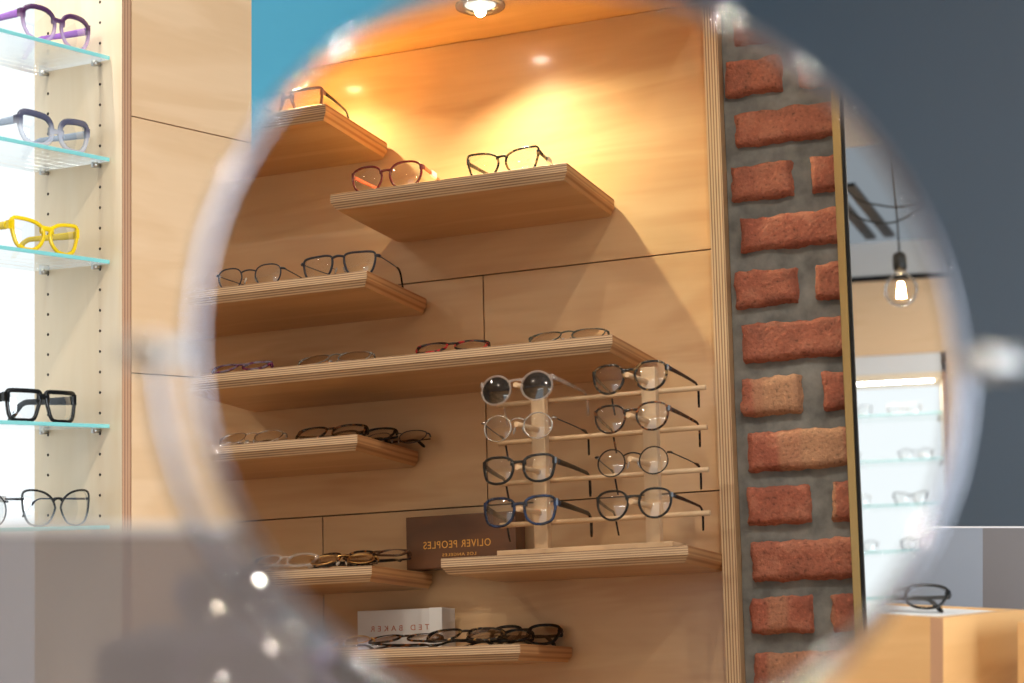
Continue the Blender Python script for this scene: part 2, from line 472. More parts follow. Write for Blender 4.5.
M['black'] = acetate('black_acetate', srgb(10, 10, 11))
M['navy'] = acetate('navy_acetate', srgb(28, 52, 92), srgb(18, 28, 48), 60)
M['darknavy'] = acetate('ink_metal', srgb(38, 42, 56), rough=.3)
M['tortoise'] = acetate('dark_tortoise', srgb(26, 16, 10), srgb(140, 80, 32), 110, thr=(.53, .66))
M['blacktort'] = acetate('black_tortoise', srgb(18, 14, 14), srgb(140, 108, 64), 90, thr=(.56, .64))
M['burgundy'] = acetate('burgundy_acetate', srgb(104, 22, 30))
M['coral'] = acetate('coral_acetate', srgb(206, 92, 62))
M['taupe'] = acetate('taupe_acetate', srgb(126, 92, 80))
M['purple'] = acetate('plum_acetate', srgb(78, 44, 84), grad=(srgb(206, 178, 226), .020, .040, .55))
M['plum'] = acetate('deep_plum_acetate', srgb(62, 48, 88))
M['violet'] = acetate('violet_acetate', srgb(150, 98, 190))
M['greyclear'] = acetate('slate_crystal_acetate', srgb(82, 84, 108), grad=(srgb(206, 214, 232), .026, .040, .42))
M['bluecrystal'] = acetate('pale_blue_acetate', srgb(178, 196, 222), body=.75)
M['yellow'] = acetate('yellow_acetate', srgb(246, 210, 8))
M['blackfade'] = acetate('black_fading_acetate', srgb(16, 20, 24), grad=(srgb(112, 128, 140), .004, .026))
M['crystal'] = acetate('clear_acetate', srgb(196, 188, 184), body=.30)
M['floral'] = acetate('purple_patterned_acetate', srgb(92, 30, 66), srgb(112, 106, 124), 70)
M['olive'] = acetate('olive_metal', srgb(72, 76, 66), rough=.3)
M['greyfr'] = acetate('grey_crystal', srgb(120, 116, 110), body=.85)
M['redblack'] = acetate('red_black_acetate', srgb(26, 14, 16), srgb(170, 34, 38), 50, thr=(.5, .56))
M['silver'] = pbr('silver_wire', srgb(200, 196, 190), .25, 1)
M['goldwire'] = pbr('gold_wire', srgb(196, 156, 96), .3, 1)
M['gunmetal'] = pbr('gunmetal_wire', srgb(60, 62, 70), .35, .8)
M['brown'] = acetate('brown_acetate', srgb(70, 44, 28))

# ------------------------------------------------------------ room shell
CABW = 2.95 - H                        # ceiling height in ROOM coordinates
def wallseg(name, a, b, mat, z0=-H, z1=CABW, thick=.1, label=None):
    a, b = Vector((a[0], a[1], 0)), Vector((b[0], b[1], 0)); d = (b - a); L = d.length
    bm = NB(); box(bm, 0, L, 0, thick, z0, z1)
    o = obj(name, bm, mat); o.location = (a.x, a.y, H); o.rotation_euler.z = math.atan2(d.y, d.x)
    o['kind'] = 'structure'
    return o
def W(frame, x, y):
    v = Vector((x, y, 0)); v.rotate(Matrix.Rotation(frame[1], 3, 'Z')); v = v + frame[0]; return (v.x, v.y)

bm = NB(); box(bm, -6, 5, -6, 5, -.1, 0); o = obj('floor', bm, M['floor']); o['kind'] = 'structure'
bm = NB(); box(bm, -6, 5, -6, 5, 2.95, 3.05); o = obj('ceiling', bm, M['whitepaint']); o['kind'] = 'structure'
# wall behind the lit cabinets, the turquoise return and the slate wall
wallseg('wall_left', W(CAB, -8.2, .26), W(CAB, .27, .26), M['whitepaint'])
wallseg('wall_turquoise', W(CAB, .27, .012), W(CAB, 1.45, .012), M['bluewall'])
wallseg('wall_front', W(CAB, 1.37, .1), W(CAB, 1.37, -4.75), M['greywall'])
# shelf wall (behind the bay and bricks) with a shop window further right
def bayseg(name, x0, x1, z0, z1, y0=2.96, y1=3.06, mat=None):
    bm = NB(); box(bm, x0, x1, y0, y1, z0, z1); return struct(name, bm, mat or M['greywall'], BAY)
bz0, bz1 = -1.2791, 2.95 - 1.2791
bayseg('wall_back', -.45, 5.6, bz0, bz1)
bayseg('wall_right', -3.3, -2.9, bz0, bz1)
bayseg('trim_1', -2.9, -.45, bz0, bz0 + .35)
bayseg('trim_2', -2.9, -.45, bz0 + 2.55, bz1)
bm = NB()
for x in (-2.9, -2.1, -1.3, -.5): box(bm, x, x + .05, 2.97, 3.03, bz0 + .35, bz0 + 2.55, .004)
for z in (.35, 2.5): box(bm, -2.9, -.45, 2.97, 3.03, bz0 + z, bz0 + z + .05, .004)
wf = struct('window_1', bm, M['blackmetal'], BAY)
bm = NB(); box(bm, -2.86, -.5, 2.997, 3.003, bz0 + .39, bz0 + 2.51)
g = obj('window_pane', bm, clear('window_glass', (.97, .98, .98, 1), refl=.8), wf); g['kind'] = 'structure'
wallseg('wall_far', W(BAY, 5.5, 3.0), W(CAB, -8.1, .3), M['whitepaint'])

# ------------------------------------------------------------ the plywood display bay
BX0, BX1 = .757, 1.93
FY, DY = 2.663, 2.918
t = thing('display_bay', 'tall birch plywood shelving bay with pale grooved back wall, seen in the round mirror', 'shelving bay', BAY, (0, 0, 0))
g_ = .0011
def panel(x0, x1, z0, z1, mat, nm='back_panel'):
    bm = NB(); box(bm, x0 + g_, x1 - g_, DY, DY + .015, z0 + g_, z1 - g_, .0006); return obj(nm, bm, mat, t)
panel(BX0, BX1, .744, 1.172, M['bay'])
panel(BX0, 1.184, .339, .744, M['bay2']); panel(1.184, BX1, .339, .744, M['bay3'])
panel(BX0, 1.503, -.50, .339, M['bay3']); panel(1.503, BX1, -.50, .339, M['bay2'])
panel(BX0, BX1, bz0 + .02, -.50, M['bay'])
bm = NB(); box(bm, BX0, BX1, DY + .015, DY + .03, bz0 + .02, 1.172); obj('backing_board', bm, M['gap'], t)
bm = NB(); box(bm, BX0, BX1, 2.30, DY + .03, 1.172, 1.196); obj('top_panel', bm, wood('birch_canopy_veneer', srgb(226, 184, 128), srgb(206, 158, 100), 'x', .4, .2, off=8.1), t)
def side_panel(x0, x1, y0, y1, par, z0, z1, em, fmat):
    bm = NB(); box(bm, x0, x1, y0, y1, z0, z1, 0)
    for f in bm.faces:
        f.normal_update()
        if f.calc_center_median().y < y0 + 1e-4: f.material_index = 1
    return obj('side_panel', bm, [fmat, em], par)
side_panel(.733, .757, 2.857, DY + .03, t, bz0 + .02, 1.30, M['edge_x'], M['shelf'])
side_panel(BX1, BX1 + .024, 2.857, DY + .03, t, bz0 + .02, 1.30, M['edge_x'], M['shelf'])

def ply_shelf(label, x0, x1, ztop, right_free=True):
    """24 mm plywood board: square upper front edge, chamfered underside, rounded back corner"""
    t = thing('plywood_shelf', label, 'shelf', BAY, ((x0 + x1) / 2, DY, ztop), group=None)
    hw = (x1 - x0) / 2; d = DY - FY - .0005; T = .0255; c = .0115; ci = .008
    R = .018
    def loop(inset, z):
        P = [(-hw + inset, -d + inset), (hw - inset, -d + inset)]
        for s, sx in ((1, 1), (-1, -1)):
            xs = []
            for k in range(5):
                a = k / 4 * PI / 2
                xs.append((sx * (hw - inset - R + R * math.cos(a)), -.0005 - R + R * math.sin(a)))
            P += xs if s == 1 else xs[::-1]
        return [Vector((x, y, z)) for x, y in P]
    bm = NB(); rings = [loop(0.0006, 0), loop(0, -.0006), loop(0, -(T - c)), loop(ci, -T)]
    V = [[bm.verts.new(p) for p in r] for r in rings]; n = len(V[0])
    f = bm.faces.new(V[0]); f.material_index = 0
    f = bm.faces.new(V[-1]); f.material_index = 0
    for i in range(3):
        for j in range(n):
            f = bm.faces.new((V[i][j], V[i][(j + 1) % n], V[i + 1][(j + 1) % n], V[i + 1][j]))
            f.material_index = 1
            if j == n - 1 or 0 < j: f.material_index = 2
            if j == 0: f.material_index = 1
    obj('board', bm, [M['shelf'], M['edge_z'], M['shelf_side']], t)
    return t
M['shelf_side'] = ply_edge('ply_layers_end', 'z', srgb(196, 148, 100), srgb(164, 112, 68), period=.0085)
SH = dict(A=1.002, B=.845, C=.710, D=.563, H=.440, E=.230, F=.225, G=.091)
ply_shelf('topmost plywood shelf in the mirror, under the ceiling, holding one taupe pair', 1.358, 1.80, SH['A'])
ply_shelf('plywood shelf just under the ceiling lamp with a burgundy and a black tortoise pair', .934, 1.351, SH['B'])
ply_shelf('plywood shelf holding two open thin metal-framed pairs', 1.286, 1.82, SH['C'])
ply_shelf('longest plywood shelf, above the wooden eyewear rack, with four folded pairs', .867, 1.646, SH['D'])
ply_shelf('plywood shelf directly below the longest one, with wire and dark brown pairs', 1.307, 1.83, SH['H'])
ply_shelf('plywood shelf that carries the wooden eyewear rack, against the brick column side', .7575, 1.163, SH['E'])
ply_shelf('plywood shelf with a jumbled pile of wire pairs beside the walnut block', 1.2845, 1.70, SH['F'])
ply_shelf('lowest plywood shelf, carrying the white card box and a heap of dark frames', 1.032, 1.66, SH['G'])

# ceiling lamps of the bay
def downlight(label, frame, x, y, z, r=.042, col=(1, .70, .36, 1), st=60, group=None, watts=0, cone=1.3, tgt=None, colr=(1, .78, .5), soft=1.0):
    t = thing('recessed_downlight', label, 'ceiling lamp', frame, (x, y, z), group=group)
    bm = NB(); lathe(bm, [(r * .62, .010), (r * .66, -.001), (r * .8, -.004), (r, -.003), (r * 1.01, -.0003), (r * 1.01, .0)], 36); obj('bezel', bm, M['chrome'] if watts else M['white'], t, True)
    bm = NB(); lathe(bm, [(r * .30, .0004), (r * .62, .0002)], 28); obj('reflector', bm, emission('lamp_reflector', col, st * .035), t, True)
    bm = NB(); lathe(bm, [(0.0, -.0015), (r * .28, -.0015), (r * .36, .0003)], 24); obj('lamp_glass', bm, emission('lamp_glass_lit', col, st), t, True)
    if watts:
        ld = bpy.data.lights.new('downlight_beam', 'SPOT'); ld.energy = watts; ld.color = colr; ld.spot_size = cone; ld.spot_blend = soft; ld.shadow_soft_size = .009
        lo = bpy.data.objects.new('downlight_beam', ld); C.objects.link(lo); lo.parent = t; lo.location = (0, 0, -.0105)
        if tgt: lo.rotation_euler = Vector(tgt).to_track_quat('-Z', 'Y').to_euler()
    return t
downlight('round warm spotlight recessed in the plywood ceiling, top edge of the mirror', BAY, 1.119, 2.772, 1.1715, watts=19, cone=2.5, tgt=(-.25, -.2, -1), col=(1, .93, .8, 1), st=34, colr=(1, .92, .56))
downlight('warm recessed spotlight of the bay hidden beyond the mirror top, over the topmost shelf', BAY, 1.50, 2.772, 1.1715, watts=20, cone=2.6, tgt=(-.12, -.2, -1), colr=(1, .88, .45))

# ------------------------------------------------------------ eyewear rack on its shelf
zt = SH['E']
t = thing('eyewear_rack', 'pale wooden rack with two posts and four rails holding eight pairs', 'display rack', BAY, (.94, 2.75, zt))
def L_(x, y, z): return (x - .94, y - 2.75, z - zt)
bm = NB(); box(bm, .790 - .94, 1.080 - .94, -.055, .055, 0, .010, .001); obj('base', bm, M['pine'], t)
PX = (1.008, .826)
for px in PX:
    bm = NB(); box(bm, px - .94 - .0115 - (.002 if px < .9 else 0), px - .94 + .0115 - (.002 if px < .9 else 0), -.047, -.030, .010, .284, .001); obj('post', bm, M['pinez'], t)
for z in (.478, .416, .350, .283):
    for (x0, x1) in ((.738, 1.085),):
        bm = NB(); tube(bm, [L_(x0, 2.725, z), L_(x1, 2.725, z)], .0042, 10); obj('rail', bm, M['pine'], t)
ROWZ = (.478, .416, .349, .284)
for px in PX:
    for z in ROWZ:
        bm = NB(); tube(bm, [L_(px, 2.712, z + .013), L_(px + .008, 2.628, z + .013)], [.0042, .0042], 10); obj('peg', bm, M['pine'], t)

# ------------------------------------------------------------ glasses on the rack
def rackpair(ix, row, label, **k):
    px = PX[ix]; z = ROWZ[row] + .013
    hgt = k.get('h', .040); metal = k.get('metal', False); rim = k.get('rim', .003)
    zc = hgt / 2 + (rim if not metal else .001); bz = zc + hgt * k.get('bridge_z', .25)
    return spectacles(label, BAY, (px + (.010 if ix == 0 else .007), 2.636, z - bz + .0075), splay=-.15, tl=.150, bend=1.28, bend_at=.70, rx=-.07, **k)
rk = []
rk.append(rackpair(0, 0, 'round sunglasses with dark lenses and clear frame, on top left of the rack', kind='round', w=.047, h=.043, dbl=.021, rim=.0028, fm='crystal', lm='sunlens', name='sunglasses', ry=.03))
rk.append(rackpair(1, 0, 'black round pair with thick temples, top right of the rack, nearest the long shelf', kind='panto', w=.046, h=.041, dbl=.021, rim=.0034, fm='blacktort', tm='black', ry=.01))
rk.append(rackpair(0, 1, 'round silver wire pair below the dark sunglasses on the rack', kind='round', w=.046, h=.041, dbl=.021, rim=.0022, metal=True, fm='silver', tm='gunmetal'))
rk.append(rackpair(1, 1, 'tortoise and gold round pair, second down on the right of the rack', kind='panto', w=.046, h=.040, dbl=.021, rim=.0028, fm='tortoise', tm='tortoise'))
rk.append(rackpair(0, 2, 'black soft-square acetate pair above the blue one on the rack', kind='soft', w=.046, h=.038, dbl=.021, rim=.0038, fm='black', th=.0058))
rk.append(rackpair(1, 2, 'thin black wire round pair, third down on the right of the rack', kind='round', w=.044, h=.042, dbl=.023, rim=.0022, metal=True, fm='blackmetal', tm='blackmetal'))
rk.append(rackpair(0, 3, 'navy blue acetate pair with thick black temples, lowest left on the rack', kind='soft', w=.046, h=.040, dbl=.021, rim=.0040, fm='navy', tm='black', th=.0066))
rk.append(rackpair(1, 3, 'black round acetate pair, lowest right on the rack', kind='panto', w=.046, h=.041, dbl=.021, rim=.0033, fm='black', th=.004))

# ------------------------------------------------------------ glasses on the plywood shelves
def on(sh, x, y, label, dz=0, **k):
    return spectacles(label, BAY, (x + .009, y, SH[sh] + dz), **k)
on('A', 1.440, 2.700, 'taupe pair with black temples on the topmost shelf', kind='square', w=.053, h=.038, dbl=.018, rim=.0046, fm='taupe', tm='black')
on('B', 1.252, 2.690, 'burgundy pair with coral temples on the shelf under the lamp', kind='panto', w=.052, h=.042, dbl=.018, rim=.0034, fm='burgundy', tm='coral', tag_part=True)
on('B', 1.047, 2.696, 'black tortoise cat-eye pair on the shelf under the lamp', kind='cat', w=.052, h=.040, dbl=.016, rim=.0032, fm='blacktort', tm='tortoise', tag_part=True)
on('C', 1.515, 2.695, 'thin round dark wire pair, the left one on the metal-frames shelf', kind='panto', w=.047, h=.038, dbl=.026, rim=.0026, metal=True, fm='darknavy', tm='darknavy')
on('C', 1.350, 2.706, 'large dark squared aviator pair at the end of the metal-frames shelf', kind='navigator', w=.056, h=.043, dbl=.022, rim=.0040, metal=True, fm='darknavy', tm='darknavy', bridge_z=.36)
zb = BAY[0].z
def folded(sh, x, y, label, tilt=-.9, dz=0, rz=0, **k):
    t = spectacles(label, BAY, (x, y, SH[sh] + .03), rx=tilt, rz=rz, fold=True, tl=.130, **k)
    settle(t, zb + SH[sh] + dz); return t
folded('D', 1.562, 2.712, 'folded purple patterned pair at the far end of the longest shelf', kind='cat', w=.044, h=.032, dbl=.018, rim=.0036, fm='floral', tm='floral', tilt=-1.05)
folded('D', 1.386, 2.722, 'folded grey half-clear pair with a white tag on the longest shelf', kind='slim', w=.056, h=.034, dbl=.020, rim=.0022, metal=True, fm='greyfr', tm='gunmetal', tilt=-.95, tag_part=True)
folded('D', 1.166, 2.716, 'folded black and red pair above the sunglasses, on the longest shelf', kind='slim', w=.050, h=.034, dbl=.017, rim=.0030, fm='redblack', tm='redblack', tilt=-1.0, rz=-.12)
folded('D', .968, 2.722, 'folded olive metal pair at the near end of the longest shelf', kind='slim', w=.052, h=.036, dbl=.020, rim=.0026, metal=True, fm='olive', tm='black', tilt=-.95, rz=-.04)
folded('H', 1.548, 2.722, 'folded silver wire pair on the shelf below the longest one', kind='panto', w=.050, h=.038, dbl=.020, rim=.0018, metal=True, fm='silver', tm='silver', tilt=-.9)
folded('H', 1.402, 2.734, 'folded dark brown pair beside the silver wire pair', kind='slim', w=.054, h=.036, dbl=.016, rim=.0026, fm='tortoise', tm='brown', tilt=-.9)
folded('H', 1.372, 2.794, 'folded black pair behind the dark brown one at the shelf end', kind='slim', w=.050, h=.034, dbl=.018, rim=.0026, fm='black', tilt=-.9)
folded('H', 1.338, 2.858, 'folded thin wire pair rearmost at the shelf end, against the wall', kind='panto', w=.048, h=.036, dbl=.020, rim=.0018, metal=True, fm='gunmetal', tm='black', tilt=-.8)
folded('F', 1.482, 2.716, 'folded clear acetate pair at the left of the jumbled pile', kind='panto', w=.048, h=.036, dbl=.018, rim=.0032, fm='crystal', tm='crystal', tilt=-.95)
folded('F', 1.400, 2.770, 'folded tortoise pair in the middle of the jumbled pile', kind='soft', w=.048, h=.036, dbl=.018, rim=.0028, fm='tortoise', tm='black', tilt=-.8, rz=.15)
folded('F', 1.372, 2.722, 'folded gold wire pair in front within the jumbled pile', kind='round', w=.044, h=.038, dbl=.02, rim=.0020, metal=True, fm='goldwire', tm='black', tilt=-1.1, rz=-.2)
folded('F', 1.355, 2.800, 'folded black pair laid on top of the jumbled pile', kind='slim', w=.050, h=.032, dbl=.018, rim=.003, fm='brown', tm='black', tilt=-1.25, rz=.1, dz=.014)
folded('G', 1.372, 2.704, 'folded clear wire pair at the left end of the heap before the white box', kind='round', w=.042, h=.036, dbl=.02, rim=.0018, metal=True, fm='goldwire', tm='silver', tilt=-1.2)
folded('G', 1.268, 2.728, 'folded thin tortoise and gold pair directly before the white box', kind='slim', w=.052, h=.034, dbl=.018, rim=.0024, fm='tortoise', tm='tortoise', tilt=-1.25)
folded('G', 1.160, 2.722, 'folded wide black tortoise pair in the middle of the heap', kind='soft', w=.054, h=.038, dbl=.018, rim=.0032, fm='blacktort', tm='black', tilt=-1.08)
folded('G', 1.128, 2.790, 'folded round black pair behind the wide tortoise pair', kind='round', w=.044, h=.040, dbl=.02, rim=.0030, fm='black', tilt=-1.1)
folded('G', 1.108, 2.860, 'folded thick black pair at the right end of the heap', kind='soft', w=.050, h=.040, dbl=.018, rim=.0046, fm='black', tilt=-.75)

# ------------------------------------------------------------ boxes with lettering
def lettering(par, txt, x0, x1, zc, hgt, y, mat, nm='lettering', space=1.15):
    cu = bpy.data.curves.new(nm, 'FONT'); cu.body = txt; cu.size = 1; cu.align_x = 'LEFT'; cu.extrude = .002; cu.space_character = space
    cu.materials.append(mat)
    fo = bpy.data.objects.new('tmp', cu); C.objects.link(fo)
    bpy.context.view_layer.update()
    w = fo.dimensions.x; h = fo.dimensions.y
    me = bpy.data.meshes.new_from_object(fo.evaluated_get(bpy.context.evaluated_depsgraph_get())); me.name = nm
    bpy.data.objects.remove(fo); bpy.data.curves.remove(cu)
    o = bpy.data.objects.new(nm, me); C.objects.link(o)
    sx = (x1 - x0) / w; sy = hgt / h
    o.scale = (sx, sy, .1); o.rotation_euler = (PI / 2, 0, 0); o.location = (x0, y - .0002, zc - hgt / 2); o.parent = par
    return o
BY = 2.862
t = thing('wooden_brand_block', 'dark walnut block with gold serif lettering, standing across two shelves beside the rack', 'display block', BAY, (1.213, BY, SH['E'] + .0004))
bm = NB(); box(bm, -.101, .101, 0, .045, 0, .0905, .0015); obj('block', bm, M['walnut'], t)
lettering(t, 'OLIVER PEOPLES', 1.157 - 1.213, 1.281 - 1.213, .0405, .0125, 0, M['gold'])
lettering(t, 'LOS ANGELES', 1.184 - 1.213, 1.246 - 1.213, .0225, .0050, 0, M['gold'], 'small_lettering')
TY = 2.85
t = thing('white_card_box', 'white card box with copper lettering on the lowest shelf', 'box', BAY, (1.324, TY, SH['G'] + .0004))
bm = NB(); box(bm, -.079, .079, 0, .055, 0, .0715, .0008); obj('carton', bm, M['card'], t)
bm = NB(); box(bm, -.0796, -.0560, -.0006, .0556, -.0002, .0722, .0004); obj('lid_sleeve', bm, M['white'], t, label='bright white end sleeve')
lettering(t, 'TED BAKER', 1.268 - 1.324, 1.378 - 1.324, .040, .0092, 0, M['copper'], space=1.7)

# ------------------------------------------------------------ brick column and tall brass mirror
def brick_mat():
    m, nt, out = new_mat('red_brick'); N = nt.nodes; L = nt.links
    tc = N.new('ShaderNodeTexCoord'); at = N.new('ShaderNodeAttribute'); at.attribute_name = 'tone'
    n1 = N.new('ShaderNodeTexNoise'); n1.inputs['Scale'].default_value = 14; n1.inputs['Detail'].default_value = 6; n1.inputs['Roughness'].default_value = .7
    n2 = N.new('ShaderNodeTexNoise'); n2.inputs['Scale'].default_value = 160; n2.inputs['Detail'].default_value = 3
    n3 = N.new('ShaderNodeTexNoise'); n3.inputs['Scale'].default_value = 320; n3.inputs['Detail'].default_value = 1
    for n in (n1, n2, n3): L.new(tc.outputs['Object'], n.inputs['Vector'])
    r1 = ramp(nt, [(.25, srgb(110, 62, 50)), (.5, srgb(150, 84, 66)), (.75, srgb(178, 120, 98))]); L.new(n1.outputs[0], r1.inputs[0])
    mx = N.new('ShaderNodeMix'); mx.data_type = 'RGBA'; mx.blend_type = 'MIX'; L.new(at.outputs['Fac'], mx.inputs[0])
    L.new(r1.outputs[0], mx.inputs[6]); mx.inputs[7].default_value = srgb(168, 128, 100)
    r2 = ramp(nt, [(.30, (.05, .04, .04, 1)), (.40, (.85, .85, .85, 1)), (.60, (1.05, 1.03, 1, 1)), (.72, (1.8, 1.7, 1.6, 1))]); L.new(n2.outputs[0], r2.inputs[0])
    mu = N.new('ShaderNodeMix'); mu.data_type = 'RGBA'; mu.blend_type = 'MULTIPLY'; mu.inputs[0].default_value = .5
    L.new(mx.outputs[2], mu.inputs[6]); L.new(r2.outputs[0], mu.inputs[7])
    p = N.new('ShaderNodeBsdfPrincipled'); p.inputs['Roughness'].default_value = .85
    L.new(mu.outputs[2], p.inputs['Base Color'])
    b = N.new('ShaderNodeBump'); b.inputs['Strength'].default_value = .7; b.inputs['Distance'].default_value = .004
    L.new(n2.outputs[0], b.inputs['Height']); L.new(b.outputs[0], p.inputs['Normal'])
    L.new(p.outputs[0], out.inputs[0]); return m
M['riser'] = pbr('pale_blue_laminate', srgb(66, 76, 94), .4)
M['brick'] = brick_mat()
mm, nt, out = new_mat('grey_mortar')
p = nt.nodes.new('ShaderNodeBsdfPrincipled'); p.inputs['Roughness'].default_value = .9
tc = nt.nodes.new('ShaderNodeTexCoord'); n1 = nt.nodes.new('ShaderNodeTexNoise'); n1.inputs['Scale'].default_value = 30; n1.inputs['Detail'].default_value = 6
r = ramp(nt, [(.3, srgb(90, 91, 90)), (.7, srgb(132, 132, 129))]); bp = nt.nodes.new('ShaderNodeBump'); bp.inputs['Strength'].default_value = .5; bp.inputs['Distance'].default_value = .004
nt.links.new(tc.outputs['Object'], n1.inputs['Vector']); nt.links.new(n1.outputs[0], r.inputs[0]); nt.links.new(r.outputs[0], p.inputs['Base Color'])
nt.links.new(n1.outputs[0], bp.inputs['Height']); nt.links.new(bp.outputs[0], p.inputs['Normal']); nt.links.new(p.outputs[0], out.inputs[0])
M['mortar'] = mm

from mathutils import noise as mnoise
def rough_grid(bm, x0, x1, z0, z1, y, nx, nz, amp, sc, seed, edge_round=0.0, back=.03, tone=None, mi=0, layer=None):
    """a rough slab face: grid with noisy relief whose outer rows turn back into the wall"""
    G = []
    for i in range(nx + 1):
        col = []
        for k in range(nz + 1):
            u, w = i / nx, k / nz
            x = x0 + (x1 - x0) * u; z = z0 + (z1 - z0) * w
            nv = mnoise.noise(Vector((x * sc + seed, z * sc, seed))) ; nv2 = mnoise.noise(Vector((x * sc * 3 + seed, z * sc * 3, seed + 5)))
            yy = y + amp * nv + amp * .4 * nv2
            if edge_round:
                e = min(i, nx - i, k, nz - k)
                if e == 0: yy = y + back
                elif e == 1: yy += edge_round * .7
                if e <= 1:
                    x += edge_round * 1.6 * mnoise.noise(Vector((z * 60 + seed, i * 3.1, 1.7))) ; z += edge_round * 1.6 * mnoise.noise(Vector((x * 60 + seed, k * 2.3, 4.2)))
            col.append(bm.verts.new((x, yy, z)))
        G.append(col)
    for i in range(nx):
        for k in range(nz):
            f = bm.faces.new((G[i][k], G[i + 1][k], G[i + 1][k + 1], G[i][k + 1])); f.smooth = True; f.material_index = mi
            if layer is not None:
                for lp in f.loops: lp[layer] = tone(lp.vert.co.x) if callable(tone) else tone
bt = thing('brick_column', 'rough red brick pier with thick grey mortar beside the plywood bay', 'brick pier', BAY, (0, 0, 0))
bm = NB(); rough_grid(bm, -.40, .7325, bz0, bz1, 2.884, 110, 190, .0035, 22, 3.3)
obj('mortar_bed', bm, M['mortar'], bt, True)
bm = NB(); layer = bm.loops.layers.float_color.new('tone') if hasattr(bm.loops.layers, 'float_color') else None
def tone_fn(row, ci):
    rr = random.Random(row * 31 + ci * 7)
    bands = [(rr.uniform(-.4, .7), rr.uniform(.015, .045), rr.uniform(.3, .9)) for _ in range(2)] if rr.random() < .65 else []
    c0 = rr.uniform(0, .14)
    def f(x):
        v = c0
        for (c, w, s) in bands:
            cc = .62 + (c * .12)
            if abs(x - cc) < w: v = max(v, s)
        return (v, v, v, 1)
    return f
for row in range(-8, 26):
    ztop = .961 - .0886 * row; zbot = ztop - random.uniform(.066, .075)
    if zbot < bz0 or ztop > bz1: continue
    st = row % 2 == 0
    xr = .718 + random.uniform(-.004, .008) + (.006 if not st else 0)
    ci = 0
    while xr > -.38:
        ln = .214 if st else .106 + random.uniform(-.006, .008)
        xl = xr - ln
        rough_grid(bm, max(xl, -.395), xr, zbot, ztop, 2.868 + random.uniform(-.002, .002), 24 if st else 14, 9, .0022, 30, row * 1.7 + ci * 3.1 + 40, edge_round=.0035, back=.03, tone=tone_fn(row, ci), layer=layer)
        xr = xl - random.uniform(.016, .024); ci += 1
obj('brickwork', bm, M['brick'], bt, True)

# tall mirror leaning flat on the bricks
t = thing('tall_wall_mirror', 'tall mirror with slim brass frame hung on the brick pier', 'mirror', BAY, (.16, 2.846, .25))
mx0, mx1, mz0, mz1 = -.385, .385, -1.1, .78
bm = NB(); fr = .013
for (a, b, c, d) in ((mx1 - fr, mx1, mz0, mz1), (mx0, mx0 + fr, mz0, mz1), (mx0 + fr, mx1 - fr, mz1 - fr, mz1), (mx0 + fr, mx1 - fr, mz0, mz0 + fr)):
    box(bm, a, b, -.014, .010, c, d, .0008)
obj('brass_frame', bm, M['brass'], t)
bm = NB(); s_ = .005
for (a, b, c, d) in ((mx1 - fr - s_, mx1 - fr, mz0 + fr, mz1 - fr), (mx0 + fr, mx0 + fr + s_, mz0 + fr, mz1 - fr), (mx0 + fr, mx1 - fr, mz1 - fr - s_, mz1 - fr), (mx0 + fr, mx1 - fr, mz0 + fr, mz0 + fr + s_)):
    box(bm, a, b, -.010, -.001, c, d)
obj('inner_slip', bm, M['blackmetal'], t, label='thin black inner edge')
bm = NB(); box(bm, mx0 + fr, mx1 - fr, -.006, .008, mz0 + fr, mz1 - fr)
obj('mirror_glass', bm, M['mirror'], t)

# ------------------------------------------------------------ lit cabinets of glass shelves
def glass_shelf(label, x0, x1, z, group, pins=True):
    t = thing('glass_shelf', label, 'glass shelf', CAB, ((x0 + x1) / 2, .0242, z), group=group)
    hw = (x1 - x0) / 2; T = .0060
    bm = NB(); box(bm, -hw, hw, 0, .172, -T, 0, .0006, seg=1)
    for f in bm.faces:
        f.normal_update(); f.material_index = 1 if f.normal.y < -.5 else 0
    o = obj('pane', bm, [M['sheet'], M['sheetedge']], t)
    for px in (hw - .006, -hw + .006):
        for py in (.0245, .144):
            bm = NB(); sg = 1 if px > 0 else -1
            tube(bm, [(px - sg * .007, py, -T - .0035), (px + sg * .009, py, -T - .0035)], .0032, 10)
            lathe(bm, [(0, -T - .0075), (.0052, -T - .0075), (.0052, -T - .0002), (0, -T - .0002)], 14, c=(px - sg * .003, py, 0))
            obj('support_pin', bm, M['steel'], t)
    return t
def cabinet(label, x0, x1, ztop, zbot, pins):
    t = thing('lit_display_cabinet', label, 'display cabinet', CAB, ((x0 + x1) / 2, 0, 0))
    hw = (x1 - x0) / 2
    for sx in (1, -1):
        bm = NB(); a, b = (hw, hw + .0188) if sx > 0 else (-hw - .0188, -hw)
        box(bm, a, b, 0, .205, zbot, ztop)
        for f in bm.faces:
            f.normal_update(); f.material_index = 1 if f.normal.y < -.9 else 0
        sp = obj('side_panel', bm, [M['cabside'], M['cabedge']], t)
        bm = NB(); z = -1.1938
        while z < ztop - .02:
            for y in (.0487, .168):
                lathe(bm, [(0, 0), (.0023, 0), (.0023, .0008)], 10, c=(sx * (hw - .0003), y, z), axis='x')
            z += .032
        obj('pin_holes', bm, M['gap'], sp)
    bm = NB(); box(bm, -hw, hw, .200, .204, zbot, ztop); obj('light_panel', bm, M['lit'], t, label='glowing white back panel')
    bm = NB(); box(bm, -hw, hw, .003, .20, ztop - .02, ztop); obj('top_panel', bm, M['cabside'], t)
    return t
ZT, ZB = 1.10, -1.33
cabinet('backlit cabinet of glass shelves with pale plywood side, left of the round mirror', -1.0, -.0188, ZT, ZB, None)
cabinet('second backlit glass shelf cabinet, seen in the tall brass mirror', -2.93, -1.88, ZT, ZB, None)
SA = (.6705, .513, .3546, .1002, -.056)
